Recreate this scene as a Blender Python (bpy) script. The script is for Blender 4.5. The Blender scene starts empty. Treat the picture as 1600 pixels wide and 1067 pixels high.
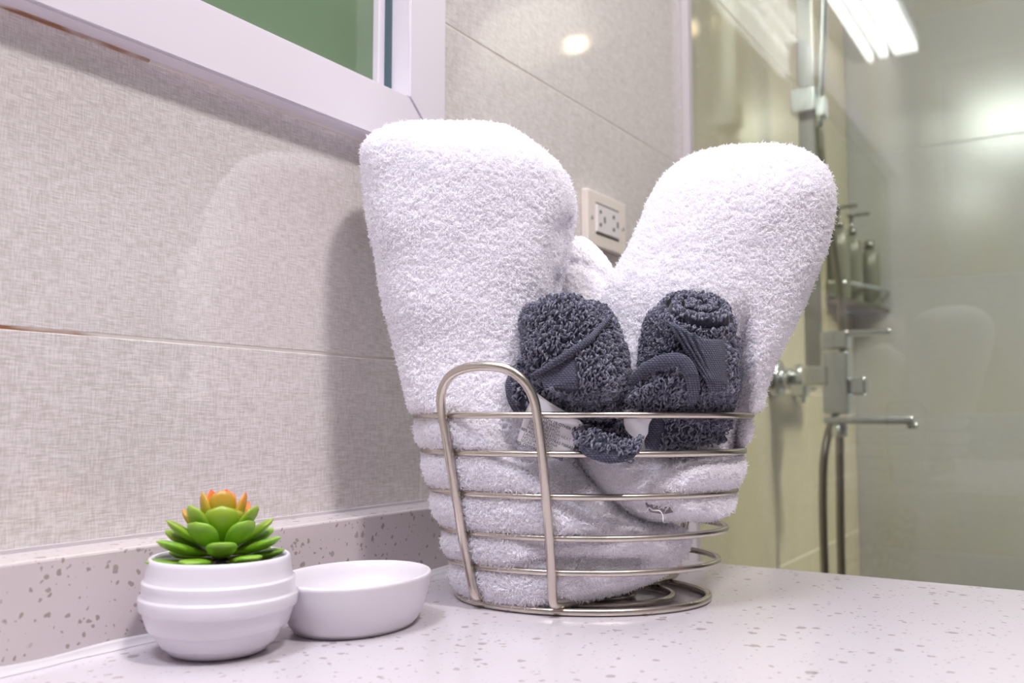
import bpy, bmesh, math, random
import numpy as np
from mathutils import Matrix, Vector
random.seed(7); RNG = np.random.default_rng(7)
sc = bpy.context.scene
COL = sc.collection

# ------------------------------------------------------------------ camera
F = 1428.0                                   # focal length in pixels of a 1600 x 1067 frame
RM = np.array([[0.84229484, -0.04476293, -0.53715517],
               [0.53901707, 0.06994878, 0.83938535],
               [0.0, -0.99654576, 0.08304548]])       # columns: right, down, forward
CAM = np.array([0.47, 0.0, 0.12])
cam_data = bpy.data.cameras.new('camera'); cam = bpy.data.objects.new('camera', cam_data); COL.objects.link(cam)
cam_data.sensor_width = 36.0; cam_data.lens = 36.0 * F / 1600.0
cam_data.clip_start = 0.01
m = Matrix.Identity(4)
for i in range(3):
    m[i][0] = RM[i, 0]; m[i][1] = -RM[i, 1]; m[i][2] = -RM[i, 2]; m[i][3] = CAM[i]
cam.matrix_world = m
cam_data.dof.use_dof = True; cam_data.dof.focus_distance = 0.57; cam_data.dof.aperture_fstop = 8.0
sc.camera = cam

# ------------------------------------------------------------------ world, lamps, exposure
sc.view_settings.view_transform = 'Standard'; sc.view_settings.look = 'None'
sc.view_settings.gamma = 1.0; sc.view_settings.use_curve_mapping = False
sc.view_settings.exposure = 0.02
world = bpy.data.worlds.new('world'); sc.world = world; world.use_nodes = True
world.node_tree.nodes['Background'].inputs[0].default_value = (0.9, 0.9, 1.0, 1)
world.node_tree.nodes['Background'].inputs[1].default_value = 0.05
sc.cycles.max_bounces = 10; sc.cycles.diffuse_bounces = 6; sc.cycles.glossy_bounces = 4
sc.cycles.transparent_max_bounces = 12

def area(name, loc, size, power, color, target=None, size_y=None):
    d = bpy.data.lights.new(name, 'AREA'); d.energy = power; d.color = color
    d.shape = 'RECTANGLE'; d.size = size; d.size_y = size_y or size
    o = bpy.data.objects.new(name, d); COL.objects.link(o); o.location = loc
    dirv = (Vector(target) - Vector(loc)) if target else Vector((0, 0, -1))
    o.rotation_euler = dirv.to_track_quat('-Z', 'Y').to_euler()
    return o
area('ceiling_lamp_light', (0.86, 0.16, 1.52), 0.15, 18.5, (1.0, 0.965, 0.95), (0.1, 0.5, 0.15))
area('room_lamp_light', (0.19, -0.32, 1.50), 0.32, 17.0, (0.86, 0.89, 1.0), (0.25, 0.5, 0.1))
area('shower_lamp_light', (1.1, 1.75, 1.50), 0.5, 14.0, (1.0, 0.94, 0.85), (0.5, 1.7, 0.0))
w_ = area('shower_fill_light', (1.80, 1.36, 1.42), 0.3, 3.0, (1.0, 0.93, 0.82), (0.0, 1.80, -0.30)); w_.data.spread = math.radians(46)  # added fill that evens out the shower tiles lower down, not a real fixture
area('shower_spot_light', (0.67, 2.10, 1.12), 0.035, 0.14, (1.0, 0.76, 0.52), (0.1, 0.9, 0.0))
area('shower_spot_light', (0.36, 2.17, 1.12), 0.035, 0.05, (1.0, 0.76, 0.52), (0.1, 0.9, 0.0))
VANITY = 12.0                                  # radiance of the vanity tubes

# ------------------------------------------------------------------ basic helpers
ORG = {}
def org(o): return ORG.get(o.name, np.zeros(3))
def props(o, label=None, cat=None, group=None, kind=None):
    if label: o['label'] = label
    if cat: o['category'] = cat
    if group: o['group'] = group
    if kind: o['kind'] = kind
    return o
def thing(name, label, cat, loc=(0, 0, 0), group=None, kind=None):
    o = bpy.data.objects.new(name, None); COL.objects.link(o); o.location = loc
    o.empty_display_size = 0.02; ORG[o.name] = np.array(loc, float)
    return props(o, label, cat, group, kind)
def link(name, data, parent=None):
    o = bpy.data.objects.new(name, data); COL.objects.link(o)
    if parent is not None: o.parent = parent
    ORG[o.name] = org(parent) if parent is not None else np.zeros(3)
    return o
def mk(name, V, Fc, mat, parent=None, smooth=True, label=None):
    """mesh from world-space verts; one object"""
    V = np.asarray(V, float)
    if parent is not None: V = V - org(parent)
    me = bpy.data.meshes.new(name)
    me.from_pydata(V.tolist(), [], [list(map(int, f)) for f in Fc])
    me.update()
    bm = bmesh.new(); bm.from_mesh(me); bmesh.ops.recalc_face_normals(bm, faces=bm.faces); bm.to_mesh(me); bm.free()
    if smooth: me.polygons.foreach_set('use_smooth', [True] * len(me.polygons))
    if mat: me.materials.append(mat)
    o = link(name, me, parent)
    if label: o['label'] = label
    return o
def boxes(name, bl, mat, parent=None, bevel=0.0, seg=2, label=None, smooth=True):
    """bl: list of (lo, hi); one mesh"""
    bm = bmesh.new(); off = org(parent) if parent is not None else np.zeros(3)
    for lo, hi in bl:
        lo = np.array(lo, float) - off; hi = np.array(hi, float) - off
        r = bmesh.ops.create_cube(bm, size=1.0)
        for v in r['verts']:
            v.co = Vector([(lo[k] + hi[k]) / 2 + v.co[k] * (hi[k] - lo[k]) for k in range(3)])
    if bevel > 0:
        bmesh.ops.bevel(bm, geom=bm.edges[:], offset=bevel, segments=seg, profile=0.5, affect='EDGES')
    me = bpy.data.meshes.new(name); bm.to_mesh(me); bm.free()
    if smooth and bevel > 0: me.polygons.foreach_set('use_smooth', [True] * len(me.polygons))
    me.materials.append(mat)
    o = link(name, me, parent)
    if bevel > 0 and smooth:
        for p in me.polygons: p.use_smooth = p.area < 1e-5
    if label: o['label'] = label
    return o
def unit(v): v = np.asarray(v, float); return v / (np.linalg.norm(v, axis=-1, keepdims=True) + 1e-12)
def crspline(P, n, closed=False):
    """Catmull-Rom through points, n samples"""
    P = np.asarray(P, float); k = len(P)
    if closed:
        u = np.arange(n) * k / n
    else:
        u = np.linspace(0, k - 1, n)
    i = np.minimum(np.floor(u).astype(int), k - 1 if closed else k - 2); f = (u - i)[:, None]
    if closed: g = lambda j: P[j % k]
    else:
        Q = np.vstack([2 * P[0] - P[1], P, 2 * P[-1] - P[-2]])
        g = lambda j: Q[np.clip(j + 1, 0, k + 1)]
    a, b, c, d = g(i - 1), g(i), g(i + 1), g(i + 2)
    return 0.5 * ((2 * b) + (-a + c) * f + (2 * a - 5 * b + 4 * c - d) * f ** 2 + (-a + 3 * b - 3 * c + d) * f ** 3)
def tube_geo(P, r, n=12, closed=False, caps=True, rad=None):
    P = np.asarray(P, float); k = len(P)
    T = np.roll(P, -1, 0) - np.roll(P, 1, 0) if closed else np.gradient(P, axis=0)
    T = unit(T)
    ref = np.array([0, 0, 1.0]) if abs(T[0][2]) < 0.9 else np.array([1.0, 0, 0])
    N = [unit(np.cross(T[0], ref))]
    for i in range(1, k):
        v = N[-1] - T[i] * N[-1].dot(T[i]); N.append(unit(v))
    N = np.array(N); B = np.cross(T, N)
    if closed:                                   # remove the twist between the last and the first frame
        v = N[-1] - T[0] * N[-1].dot(T[0]); v = unit(v)
        ang = math.atan2(np.dot(v, B[0]), np.dot(v, N[0]))
        a = -ang * np.arange(k)[:, None] / k
        N, B = N * np.cos(a) + B * np.sin(a), -N * np.sin(a) + B * np.cos(a)
    a = np.linspace(0, 2 * np.pi, n, endpoint=False)
    R_ = (np.full(k, r) if rad is None else np.asarray(rad))
    V = P[:, None, :] + R_[:, None, None] * (np.cos(a)[None, :, None] * N[:, None, :] + np.sin(a)[None, :, None] * B[:, None, :])
    V = V.reshape(-1, 3); Fc = []
    for i in range(k if closed else k - 1):
        j = (i + 1) % k
        for q in range(n):
            q2 = (q + 1) % n
            Fc.append((i * n + q, i * n + q2, j * n + q2, j * n + q))
    if not closed and caps:
        Fc.append(tuple(range(n - 1, -1, -1))); Fc.append(tuple((k - 1) * n + q for q in range(n)))
    return V, Fc
def tube(name, P, r, mat, parent=None, n=12, closed=False, label=None, rad=None):
    V, Fc = tube_geo(P, r, n, closed, rad=rad)
    return mk(name, V, Fc, mat, parent, label=label)
def lathe_geo(prof, c, n=64):
    """prof: (r, z) list from the bottom centre to the end; closed when it starts and ends on the axis"""
    V = []; Fc = []; a = np.linspace(0, 2 * np.pi, n, endpoint=False)
    rows = []
    for r, z in prof:
        if r < 1e-6: rows.append([len(V)]); V.append((c[0], c[1], c[2] + z))
        else:
            rows.append(list(range(len(V), len(V) + n)))
            for t in a: V.append((c[0] + r * math.cos(t), c[1] + r * math.sin(t), c[2] + z))
    for A, B in zip(rows[:-1], rows[1:]):
        for q in range(n):
            q2 = (q + 1) % n
            if len(A) == 1: Fc.append((A[0], B[q2], B[q]))
            elif len(B) == 1: Fc.append((A[q], A[q2], B[0]))
            else: Fc.append((A[q], A[q2], B[q2], B[q]))
    return V, Fc
_wv = {}
def noise3(P, scale, seed, k=10):
    """smooth cheap noise in about -1..1"""
    if seed not in _wv:
        g = np.random.default_rng(seed); d = unit(g.normal(size=(k, 3))) * g.uniform(0.6, 1.6, (k, 1)); _wv[seed] = (d, g.uniform(0, 6.28, k))
    d, ph = _wv[seed]
    return np.sin(P @ (d.T * scale) + ph).sum(1) / math.sqrt(k) / 1.2

# ------------------------------------------------------------------ materials
def srgb(r, g, b):
    f = lambda c: (c / 255 / 12.92) if c / 255 <= 0.04045 else ((c / 255 + 0.055) / 1.055) ** 2.4
    return (f(r), f(g), f(b), 1.0)
class NT:
    def __init__(s, name):
        s.m = bpy.data.materials.new(name); s.m.use_nodes = True; s.t = s.m.node_tree
        s.b = s.t.nodes['Principled BSDF']; s.out = s.t.nodes['Material Output']
    def n(s, typ, ins=None, **kw):
        nd = s.t.nodes.new(typ)
        for k, v in kw.items(): setattr(nd, k, v)
        for k, v in (ins or {}).items():
            if isinstance(v, bpy.types.NodeSocket): s.t.links.new(v, nd.inputs[k])
            else: nd.inputs[k].default_value = v
        return nd
    def set(s, **kw):
        for k, v in kw.items():
            k = k.replace('_', ' ')
            if hasattr(v, 'links'): s.t.links.new(v, s.b.inputs[k])
            else: s.b.inputs[k].default_value = v
        return s
    def math(s, op, a, b=0.0, c=0.0, clamp=False):
        nd = s.t.nodes.new('ShaderNodeMath'); nd.operation = op; nd.use_clamp = clamp
        for i, v in enumerate((a, b, c)):
            if hasattr(v, 'links'): s.t.links.new(v, nd.inputs[i])
            else: nd.inputs[i].default_value = v
        return nd.outputs[0]
    def mix(s, f, a, b):
        nd = s.t.nodes.new('ShaderNodeMix'); nd.data_type = 'RGBA'
        for i, v in ((0, f), (6, a), (7, b)):
            if hasattr(v, 'links'): s.t.links.new(v, nd.inputs[i])
            else: nd.inputs[i].default_value = v
        return nd.outputs[2]
    def ramp(s, f, stops):
        nd = s.n('ShaderNodeValToRGB', {'Fac': f}); e = nd.color_ramp.elements
        while len(e) < len(stops): e.new(0.5)
        for k, (p, c) in enumerate(stops): e[k].position = p; e[k].color = c
        return nd.outputs[0]
    def obj(s):
        tc = s.n('ShaderNodeTexCoord'); return tc.outputs['Object']
    def mapping(s, v, scale=(1, 1, 1), loc=(0, 0, 0), rot=(0, 0, 0)):
        return s.n('ShaderNodeMapping', {'Vector': v, 'Scale': scale, 'Location': loc, 'Rotation': rot}).outputs[0]
    def noise(s, v, scale, detail=2.0, rough=0.5):
        return s.n('ShaderNodeTexNoise', {'Vector': v, 'Scale': scale, 'Detail': detail, 'Roughness': rough}).outputs['Fac']
    def bump(s, h, strength, dist):
        nd = s.n('ShaderNodeBump', {'Height': h, 'Strength': strength, 'Distance': dist})
        s.t.links.new(nd.outputs[0], s.b.inputs['Normal'])

def simple(name, col, rough=0.5, metal=0.0, **kw):
    t = NT(name); t.set(Base_Color=col, Roughness=rough, Metallic=metal, **kw); return t.m

def linen(name, axis_u, axis_v, light, dark, rough=0.06, stain=None):
    """glossy tile printed as woven linen; u runs along the tile, v up"""
    t = NT(name)
    o = t.obj(); rnd = t.n('ShaderNodeObjectInfo').outputs['Random']
    sh = t.n('ShaderNodeCombineXYZ', {0: t.math('MULTIPLY', rnd, 13.0), 1: t.math('MULTIPLY', rnd, 7.3), 2: t.math('MULTIPLY', rnd, 5.1)}).outputs[0]
    v = t.n('ShaderNodeVectorMath', {0: o, 1: sh}, operation='ADD').outputs[0]
    su = [0, 0, 0]; su[axis_u] = 110; su[axis_v] = 1500; su[3 - axis_u - axis_v] = 1
    sv = [0, 0, 0]; sv[axis_u] = 1400; sv[axis_v] = 140; sv[3 - axis_u - axis_v] = 1
    a = t.noise(t.mapping(v, su), 1.0, 2.0, 0.6)
    b = t.noise(t.mapping(v, sv), 1.0, 2.0, 0.6)
    cl = t.noise(v, 9.0, 3.0, 0.55)
    th = t.math('ADD', t.math('MULTIPLY', a, 0.55), t.math('MULTIPLY', b, 0.45))
    th = t.math('ADD', th, t.math('MULTIPLY', t.math('SUBTRACT', cl, 0.5), 0.10))
    fac = t.math('MULTIPLY', t.math('SUBTRACT', th, 0.38), 4.2, clamp=True)
    col = t.mix(fac, dark, light)
    if stain:                                   # faint limescale runs, long in height
        ms = [5.0, 5.0, 5.0]; ms[axis_v] = 0.9
        sf = t.math('MULTIPLY', t.math('SUBTRACT', t.noise(t.mapping(o, ms), 1.0, 3.0, 0.6), 0.42), 2.6, clamp=True)
        col = t.mix(t.math('MULTIPLY', sf, 0.75), col, stain)
    t.set(Base_Color=col, Roughness=rough, IOR=1.5, Specular_IOR_Level=0.95)
    t.bump(th, 0.03, 0.0003)
    return t.m

def terrazzo(name, scale_big, base, chips, amount):
    t = NT(name); o = t.obj()
    dv = t.n('ShaderNodeTexNoise', {'Vector': o, 'Scale': 220.0, 'Detail': 1.0}).outputs['Color']
    o2 = t.n('ShaderNodeVectorMath', {0: o, 1: t.n('ShaderNodeVectorMath', {0: dv, 1: (0.0045, 0.0045, 0.0045)}, operation='MULTIPLY').outputs[0]}, operation='ADD').outputs[0]
    col = base
    cl = t.noise(o, 14.0, 2.0)
    basec = t.mix(cl, base, tuple(c * 0.96 for c in base[:3]) + (1,))
    cur = basec
    for i, (sc_, lim, rmax) in enumerate(((scale_big, amount, 0.36), (scale_big * 1.9, amount * 0.9, 0.33), (scale_big * 4.0, amount * 0.7, 0.30))):
        vo = t.n('ShaderNodeTexVoronoi', {'Vector': t.mapping(o2, loc=(i * 3.7, i * 1.3, i * 2.1)), 'Scale': sc_})
        sep = t.n('ShaderNodeSeparateColor', {0: vo.outputs['Color']})
        rad = t.math('MULTIPLY', sep.outputs[0], rmax)
        pick = t.math('LESS_THAN', sep.outputs[1], lim)
        ins = t.math('MULTIPLY', t.math('SUBTRACT', rad, vo.outputs['Distance']), 18.0, clamp=True)
        f = t.math('MULTIPLY', t.math('MULTIPLY', ins, pick), t.math('ADD', 0.45, t.math('MULTIPLY', sep.outputs[2], 0.5)))
        cc = t.mix(sep.outputs[2], chips[0], chips[1])
        cur = t.mix(f, cur, cc)
    t.set(Base_Color=cur, Roughness=0.16, IOR=1.5)
    return t.m

M = {}
M['linen'] = linen('linen_tile', 1, 2, srgb(236, 229, 230), srgb(202, 193, 190))
M['linen_far'] = linen('linen_tile_far', 0, 2, srgb(192, 194, 202), srgb(178, 180, 187), 0.17, srgb(184, 182, 158))
M['linen_shower'] = linen('linen_tile_shower', 1, 2, srgb(214, 207, 190), srgb(190, 181, 163), 0.12, srgb(184, 180, 142))
def grout_mat():
    t = NT('grout'); o = t.obj()
    f = t.noise(t.mapping(o, (1, 14, 60)), 1.0, 3.0)
    sep = t.n('ShaderNodeSeparateXYZ', {0: o})
    near = t.math('LESS_THAN', sep.outputs[1], 0.33)
    st = t.math('MULTIPLY', t.math('MULTIPLY', t.math('SUBTRACT', f, 0.45), 9.0, clamp=True), near)
    t.set(Base_Color=t.mix(st, srgb(226, 218, 212), srgb(150, 104, 72)), Roughness=0.8); return t.m
M['grout'] = grout_mat()
M['far_grout'] = simple('far_grout', srgb(190, 192, 200), 0.7)
M['counter'] = terrazzo('white_terrazzo', 105.0, srgb(208, 200, 207), (srgb(120, 105, 98), srgb(178, 166, 158)), 0.55)
M['backsplash'] = terrazzo('grey_terrazzo', 100.0, srgb(212, 202, 203), (srgb(112, 98, 90), srgb(164, 150, 142)), 0.62)
M['caulk'] = simple('caulk', srgb(208, 201, 206), 0.45)
M['pvc'] = simple('white_window_frame', srgb(224, 216, 226), 0.32)
M['gasket'] = simple('dark_gasket', srgb(70, 92, 100), 0.5)
def pane_mat():
    t = NT('green_pane'); o = t.obj(); f = t.noise(o, 7.0, 3.0)
    t.set(Base_Color=t.mix(f, srgb(104, 134, 106), srgb(146, 164, 132)), Roughness=0.07, IOR=1.5, Transmission_Weight=0.25); return t.m
M['pane'] = pane_mat()
M['green_wall'] = simple('green_courtyard_wall', srgb(110, 140, 105), 0.8)
M['paint'] = simple('white_paint', srgb(236, 233, 236), 0.7)
M['dim_paint'] = simple('grey_paint', srgb(170, 167, 166), 0.7)
M['paint_warm'] = simple('warm_paint', srgb(225, 215, 205), 0.7)
M['floor'] = simple('floor_tile', srgb(190, 180, 172), 0.35)
M['nickel'] = simple('satin_nickel', srgb(205, 196, 186), 0.27, 1.0)
M['chrome'] = simple('chrome', srgb(226, 231, 238), 0.24, 1.0)
M['riser'] = simple('brushed_steel', srgb(178, 178, 180), 0.36, 1.0)
M['steel_hose'] = simple('steel_hose', srgb(150, 145, 138), 0.3, 1.0)
M['ceramic'] = simple('white_ceramic', srgb(224, 218, 227), 0.28, Coat_Weight=0.15)
M['matte_ceramic'] = simple('soap_dish_ceramic', srgb(222, 216, 223), 0.35)
M['soil'] = simple('dark_soil', srgb(48, 40, 34), 0.95)
M['plate'] = simple('ivory_plate', srgb(240, 229, 221), 0.35)
M['socket'] = simple('socket_white', srgb(238, 232, 234), 0.35)
M['slot'] = simple('slot_dark', srgb(70, 62, 60), 0.6)
M['tag'] = simple('satin_tag', srgb(236, 232, 238), 0.6)
M['tag_grey'] = simple('grey_tag', srgb(150, 143, 146), 0.6)
M['ink'] = simple('tag_ink', srgb(48, 46, 56), 0.7)
M['bottle'] = simple('smoky_bottle', srgb(150, 150, 142), 0.15, Transmission_Weight=0.35)
M['lid'] = simple('metal_pump', srgb(150, 150, 150), 0.2, 1.0)
def glass_mat():
    t = NT('shower_glass')
    tr = t.n('ShaderNodeBsdfTransparent', {'Color': srgb(244, 246, 240)})
    gl = t.n('ShaderNodeBsdfGlossy', {'Color': (1, 1, 1, 1), 'Roughness': 0.015})
    fr = t.n('ShaderNodeFresnel', {'IOR': 1.52})
    mx = t.n('ShaderNodeMixShader', {0: t.math('MULTIPLY', fr.outputs[0], 1.0), 1: tr.outputs[0], 2: gl.outputs[0]})
    t.t.links.new(mx.outputs[0], t.out.inputs[0]); return t.m
M['glass'] = glass_mat()
def emit(name, col, s):
    t = NT(name); t.set(Base_Color=(0.8, 0.8, 0.8, 1), Emission_Color=col, Emission_Strength=s); return t.m
M['tube'] = emit('vanity_tube', (0.94, 0.95, 1.0, 1), VANITY)
def cloth(name, col, col2, bump_scale, rough=0.95, dist=0.0006):
    t = NT(name); o = t.obj()
    f = t.noise(o, bump_scale, 3.0, 0.6)
    t.set(Base_Color=t.mix(f, col, col2), Roughness=rough, Sheen_Weight=0.25, Specular_IOR_Level=0.15)
    t.bump(f, 0.6, dist); return t.m
def pile_mat(name, c1, c2, thru):
    t = NT(name)
    r = t.n('ShaderNodeHairInfo').outputs['Random']
    c = t.mix(r, c1, c2); t.set(Base_Color=c, Roughness=0.9, Specular_IOR_Level=0.1)
    tl = t.n('ShaderNodeBsdfTranslucent', {'Color': c}); mxs = t.n('ShaderNodeMixShader', {0: thru, 1: t.b.outputs[0], 2: tl.outputs[0]})
    t.t.links.new(mxs.outputs[0], t.out.inputs[0]); return t.m
M['towel'] = cloth('white_terry_base', srgb(240, 237, 242), srgb(250, 248, 251), 900)
M['towel_pile'] = pile_mat('white_terry_loops', srgb(246, 243, 248), srgb(254, 252, 255), 0.38)
M['char'] = cloth('charcoal_terry_base', srgb(50, 51, 64), srgb(62, 63, 78), 900)
M['char_pile'] = pile_mat('charcoal_terry_loops', srgb(96, 95, 112), srgb(148, 147, 162), 0.12)
def hem_mat():
    t = NT('charcoal_hem'); o = t.obj()
    w1 = t.n('ShaderNodeTexWave', {'Vector': o, 'Scale': 250.0, 'Distortion': 1.0}, bands_direction='Z').outputs['Fac']
    w2 = t.n('ShaderNodeTexWave', {'Vector': o, 'Scale': 250.0, 'Distortion': 1.0}, bands_direction='DIAGONAL').outputs['Fac']
    h = t.math('MULTIPLY', w1, w2)
    t.set(Base_Color=t.mix(h, srgb(72, 72, 90), srgb(112, 112, 132)), Roughness=0.9, Sheen_Weight=0.2, Specular_IOR_Level=0.15)
    t.bump(h, 1.0, 0.0010); return t.m
M['hem'] = hem_mat()
def leaf_mat():
    t = NT('succulent_leaf')
    a = t.n('ShaderNodeAttribute', attribute_name='tip'); o = t.obj()
    wm = t.n('ShaderNodeAttribute', attribute_name='warm')
    f = t.noise(o, 120.0, 2.0)
    green = t.ramp(a.outputs['Fac'], [(0.0, srgb(160, 178, 40)), (0.35, srgb(132, 176, 38)), (0.85, srgb(124, 172, 46)), (1.0, srgb(160, 198, 80))])
    warm = t.ramp(a.outputs['Fac'], [(0.0, srgb(170, 190, 45)), (0.50, srgb(205, 200, 50)), (0.80, srgb(244, 150, 66)), (1.0, srgb(235, 88, 60))])
    c = t.mix(wm.outputs['Fac'], green, warm)
    c = t.mix(t.math('MULTIPLY', f, 0.25), c, srgb(70, 120, 26))
    t.set(Base_Color=c, Roughness=0.33, Specular_IOR_Level=0.4); return t.m
M['leaf'] = leaf_mat()

# ------------------------------------------------------------------ setting: left wall
ROW0, TH, TL, G = 0.1662, 0.30, 0.60, 0.0009
WB, WT, WR, WLF = 0.3365, 0.86, 0.6048, -0.45       # window outer edges: bottom, top, right, left
def tile_mesh(name, du, dv, axis, mat):
    bm = bmesh.new(); bmesh.ops.create_cube(bm, size=1.0)
    d = (0.008, du, dv) if axis == 1 else (du, 0.008, dv)
    for v in bm.verts: v.co = Vector([v.co[k] * d[k] for k in range(3)])
    bmesh.ops.bevel(bm, geom=bm.edges[:], offset=0.0006, segments=1, affect='EDGES')
    me = bpy.data.meshes.new(name); bm.to_mesh(me); bm.free(); me.materials.append(mat); return me
wall = boxes('wall_left', [((-0.10, -1.6, -0.85), (-0.0095, 2.2, WB)), ((-0.10, WR - 0.01, WB), (-0.0095, 2.2, 1.55)),
                           ((-0.10, -1.6, WT), (-0.0095, WR - 0.01, 1.55)), ((-0.10, -1.6, WB), (-0.0095, WLF, WT))], M['paint_warm'])
props(wall, kind='structure')
grout = boxes('grout', [((-0.0095, -0.604, -0.85), (-0.0005, 2.2, WB)), ((-0.0095, WR - 0.01, WB), (-0.0005, 2.2, 1.55))], M['grout'], wall)
_tm = {}
def tile(parent, axis, plane, u0, u1, z0, z1, mat):
    key = (axis, round(u1 - u0, 4), round(z1 - z0, 4), mat.name)
    if key not in _tm: _tm[key] = tile_mesh('tile', u1 - u0 - 2 * G, z1 - z0 - 2 * G, axis, mat)
    o = link('tile', _tm[key], parent)
    c = [0, 0, (z0 + z1) / 2]
    c[0 if axis == 1 else 1] = plane; c[axis] = (u0 + u1) / 2
    o.location = c
    return o
for k in range(-4, 5):
    z0 = ROW0 + (k - 1) * TH; z1 = z0 + TH
    if z0 > 1.5: continue
    for j in range(-1, 4):
        y0 = -0.004 + (j) * TL; y1 = min(y0 + TL, 2.199)
        if k == 1 and y0 < 0.59: z1_ = WB + 0.004
        else: z1_ = min(z1, 1.55)
        if k >= 2 and y0 < 0.59 and z0 < 1.4: continue
        ys = y0
        if k >= 2 and abs(y0 - 0.596) < 0.01: ys = WR - 0.008
        if k <= -1 and y1 < 0.7: continue
        tile(wall, 1, -0.004, ys, y1, z0, z1_, M['linen'] if y0 < 1.1 else M['linen_shower'])

# far shower wall
wf = boxes('wall_far', [((-0.10, 2.2095, -0.85), (2.0, 2.30, 1.55))], M['paint_warm']); props(wf, kind='structure')
boxes('grout', [((0.0, 2.2005, -0.85), (1.8, 2.2095, 1.55))], M['far_grout'], wf)
for k in range(-3, 5):
    z0 = ROW0 - 0.038 + (k - 1) * TH
    for j in range(3): tile(wf, 0, 2.204, j * TL + 0.001, (j + 1) * TL, z0, z0 + TH, M['linen_far'])
props(boxes('wall_back', [((-0.10, -1.70, -0.85), (2.1, -1.6, 1.55))], M['dim_paint']), kind='structure')
props(boxes('wall_right', [((2.0, -1.6, -0.85), (2.1, 2.2, 1.55))], M['dim_paint']), kind='structure')
props(boxes('ceiling', [((-0.10, -1.7, 1.55), (2.1, 2.3, 1.65))], M['paint']), kind='structure')
props(boxes('floor', [((-0.10, -1.7, -0.95), (2.1, 2.3, -0.85))], M['floor']), kind='structure')

# window
win = thing('window_1', 'white window frame with green glass on the linen tile wall above the counter', 'window', (0, 0, WB), kind='structure')
def frame_member(name, pts, x0, x1, bevel=0.0015):
    """a mitred frame member: outline (y,z) quad extruded x0..x1"""
    off = org(win); bm = bmesh.new()
    a = [bm.verts.new(Vector((x0, y, z)) - Vector(off)) for y, z in pts]; b = [bm.verts.new(Vector((x1, y, z)) - Vector(off)) for y, z in pts]
    bm.faces.new(a); bm.faces.new(b[::-1])
    for i in range(4): bm.faces.new((a[i], a[(i + 1) % 4], b[(i + 1) % 4], b[i]))
    bmesh.ops.recalc_face_normals(bm, faces=bm.faces)
    bmesh.ops.bevel(bm, geom=bm.edges[:], offset=bevel, segments=2, affect='EDGES')
    me = bpy.data.meshes.new(name); bm.to_mesh(me); bm.free(); me.materials.append(M['pvc']); return link(name, me, win)
oy0, oy1, oz0, oz1 = WLF, WR, WB - 0.003, WT
iy0, iy1, iz0, iz1 = WLF + 0.050, 0.5565, 0.3767, WT - 0.050
gp = 0.0002
frame_member('bottom_rail', [(oy0, oz0), (oy1, oz0), (iy1, iz0 - gp), (iy0, iz0 - gp)], -0.06, 0.0165)
frame_member('top_rail', [(oy0, oz1), (oy1, oz1), (iy1, iz1 + gp), (iy0, iz1 + gp)], -0.06, 0.0165)
frame_member('right_stile', [(oy1, oz0 + gp), (oy1, oz1), (iy1 + gp, iz1), (iy1 + gp, iz0)], -0.06, 0.0165)
frame_member('left_stile', [(oy0, oz0 + gp), (oy0, oz1), (iy0 - gp, iz1), (iy0 - gp, iz0)], -0.06, 0.0165)
props(boxes('trim_3', [((0.0, WLF, WB - 0.0048), (0.0018, WR, WB - 0.0026))], M['grout']), kind='structure')
gx = -0.010
boxes('glazing_bead', [((gx - 0.004, iy1 - 0.011, iz0), (gx + 0.003, iy1 + 0.002, iz1)), ((gx - 0.004, iy0, iz0 - 0.002), (gx + 0.003, iy1, iz0 + 0.004))], M['pvc'], win, 0.0008)
boxes('gasket', [((gx + 0.003, iy1 - 0.004, iz0), (gx + 0.0075, iy1 + 0.001, iz1))], M['gasket'], win)
boxes('glass_pane', [((gx - 0.008, iy0 - 0.003, iz0 - 0.003), (gx - 0.003, iy1 + 0.003, iz1 + 0.003))], M['pane'], win, label='green tinted glass pane')
props(boxes('wall_outside', [((-0.35, -0.6, 0.2), (-0.30, 0.9, 1.0))], M['green_wall']), kind='structure')

# ------------------------------------------------------------------ counter
ct = boxes('countertop', [((0.0, -0.55, -0.03), (0.62, 0.7396, 0.0))], M['counter'], None, 0.0012)
props(ct, 'speckled white terrazzo countertop running along the tile wall', 'countertop')
bs = boxes('backsplash', [((0.0005, -0.55, 0.0002), (0.033, 0.7396, 0.0512))], M['backsplash'], None, 0.0014)
props(bs, 'low speckled grey terrazzo backsplash between the counter and the tile wall', 'backsplash')
# caulk bead along the foot of the backsplash
V = []; Fc = []; ny = 160
for i, y in enumerate(np.linspace(-0.5, 0.739, ny)):
    w = 0.0042 + 0.0007 * math.sin(y * 61) + 0.0005 * math.sin(y * 173 + 1); h_ = 0.0040 + 0.0006 * math.sin(y * 83 + 2)
    for a in (0.0, 0.25, 0.5, 0.75, 1.0):
        t_ = a * math.pi / 2
        V.append((0.033 + w * (1 - math.sin(t_)) ** 0.8, y, 0.0002 + h_ * (1 - math.cos(t_)) ** 0.8))
    V.append((0.0325, y, 0.0001))
for i in range(ny - 1):
    for q in range(5): Fc.append((i * 6 + q, i * 6 + q + 1, i * 6 + 7 + q, i * 6 + 6 + q))
props(mk('trim_1', V, Fc, M['caulk']), kind='structure')
# silicone line where the tile meets the backsplash and the window frame
props(boxes('trim_2', [((0.0, -0.55, 0.0505), (0.0022, 0.7396, 0.0532))], M['caulk']), kind='structure')

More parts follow.
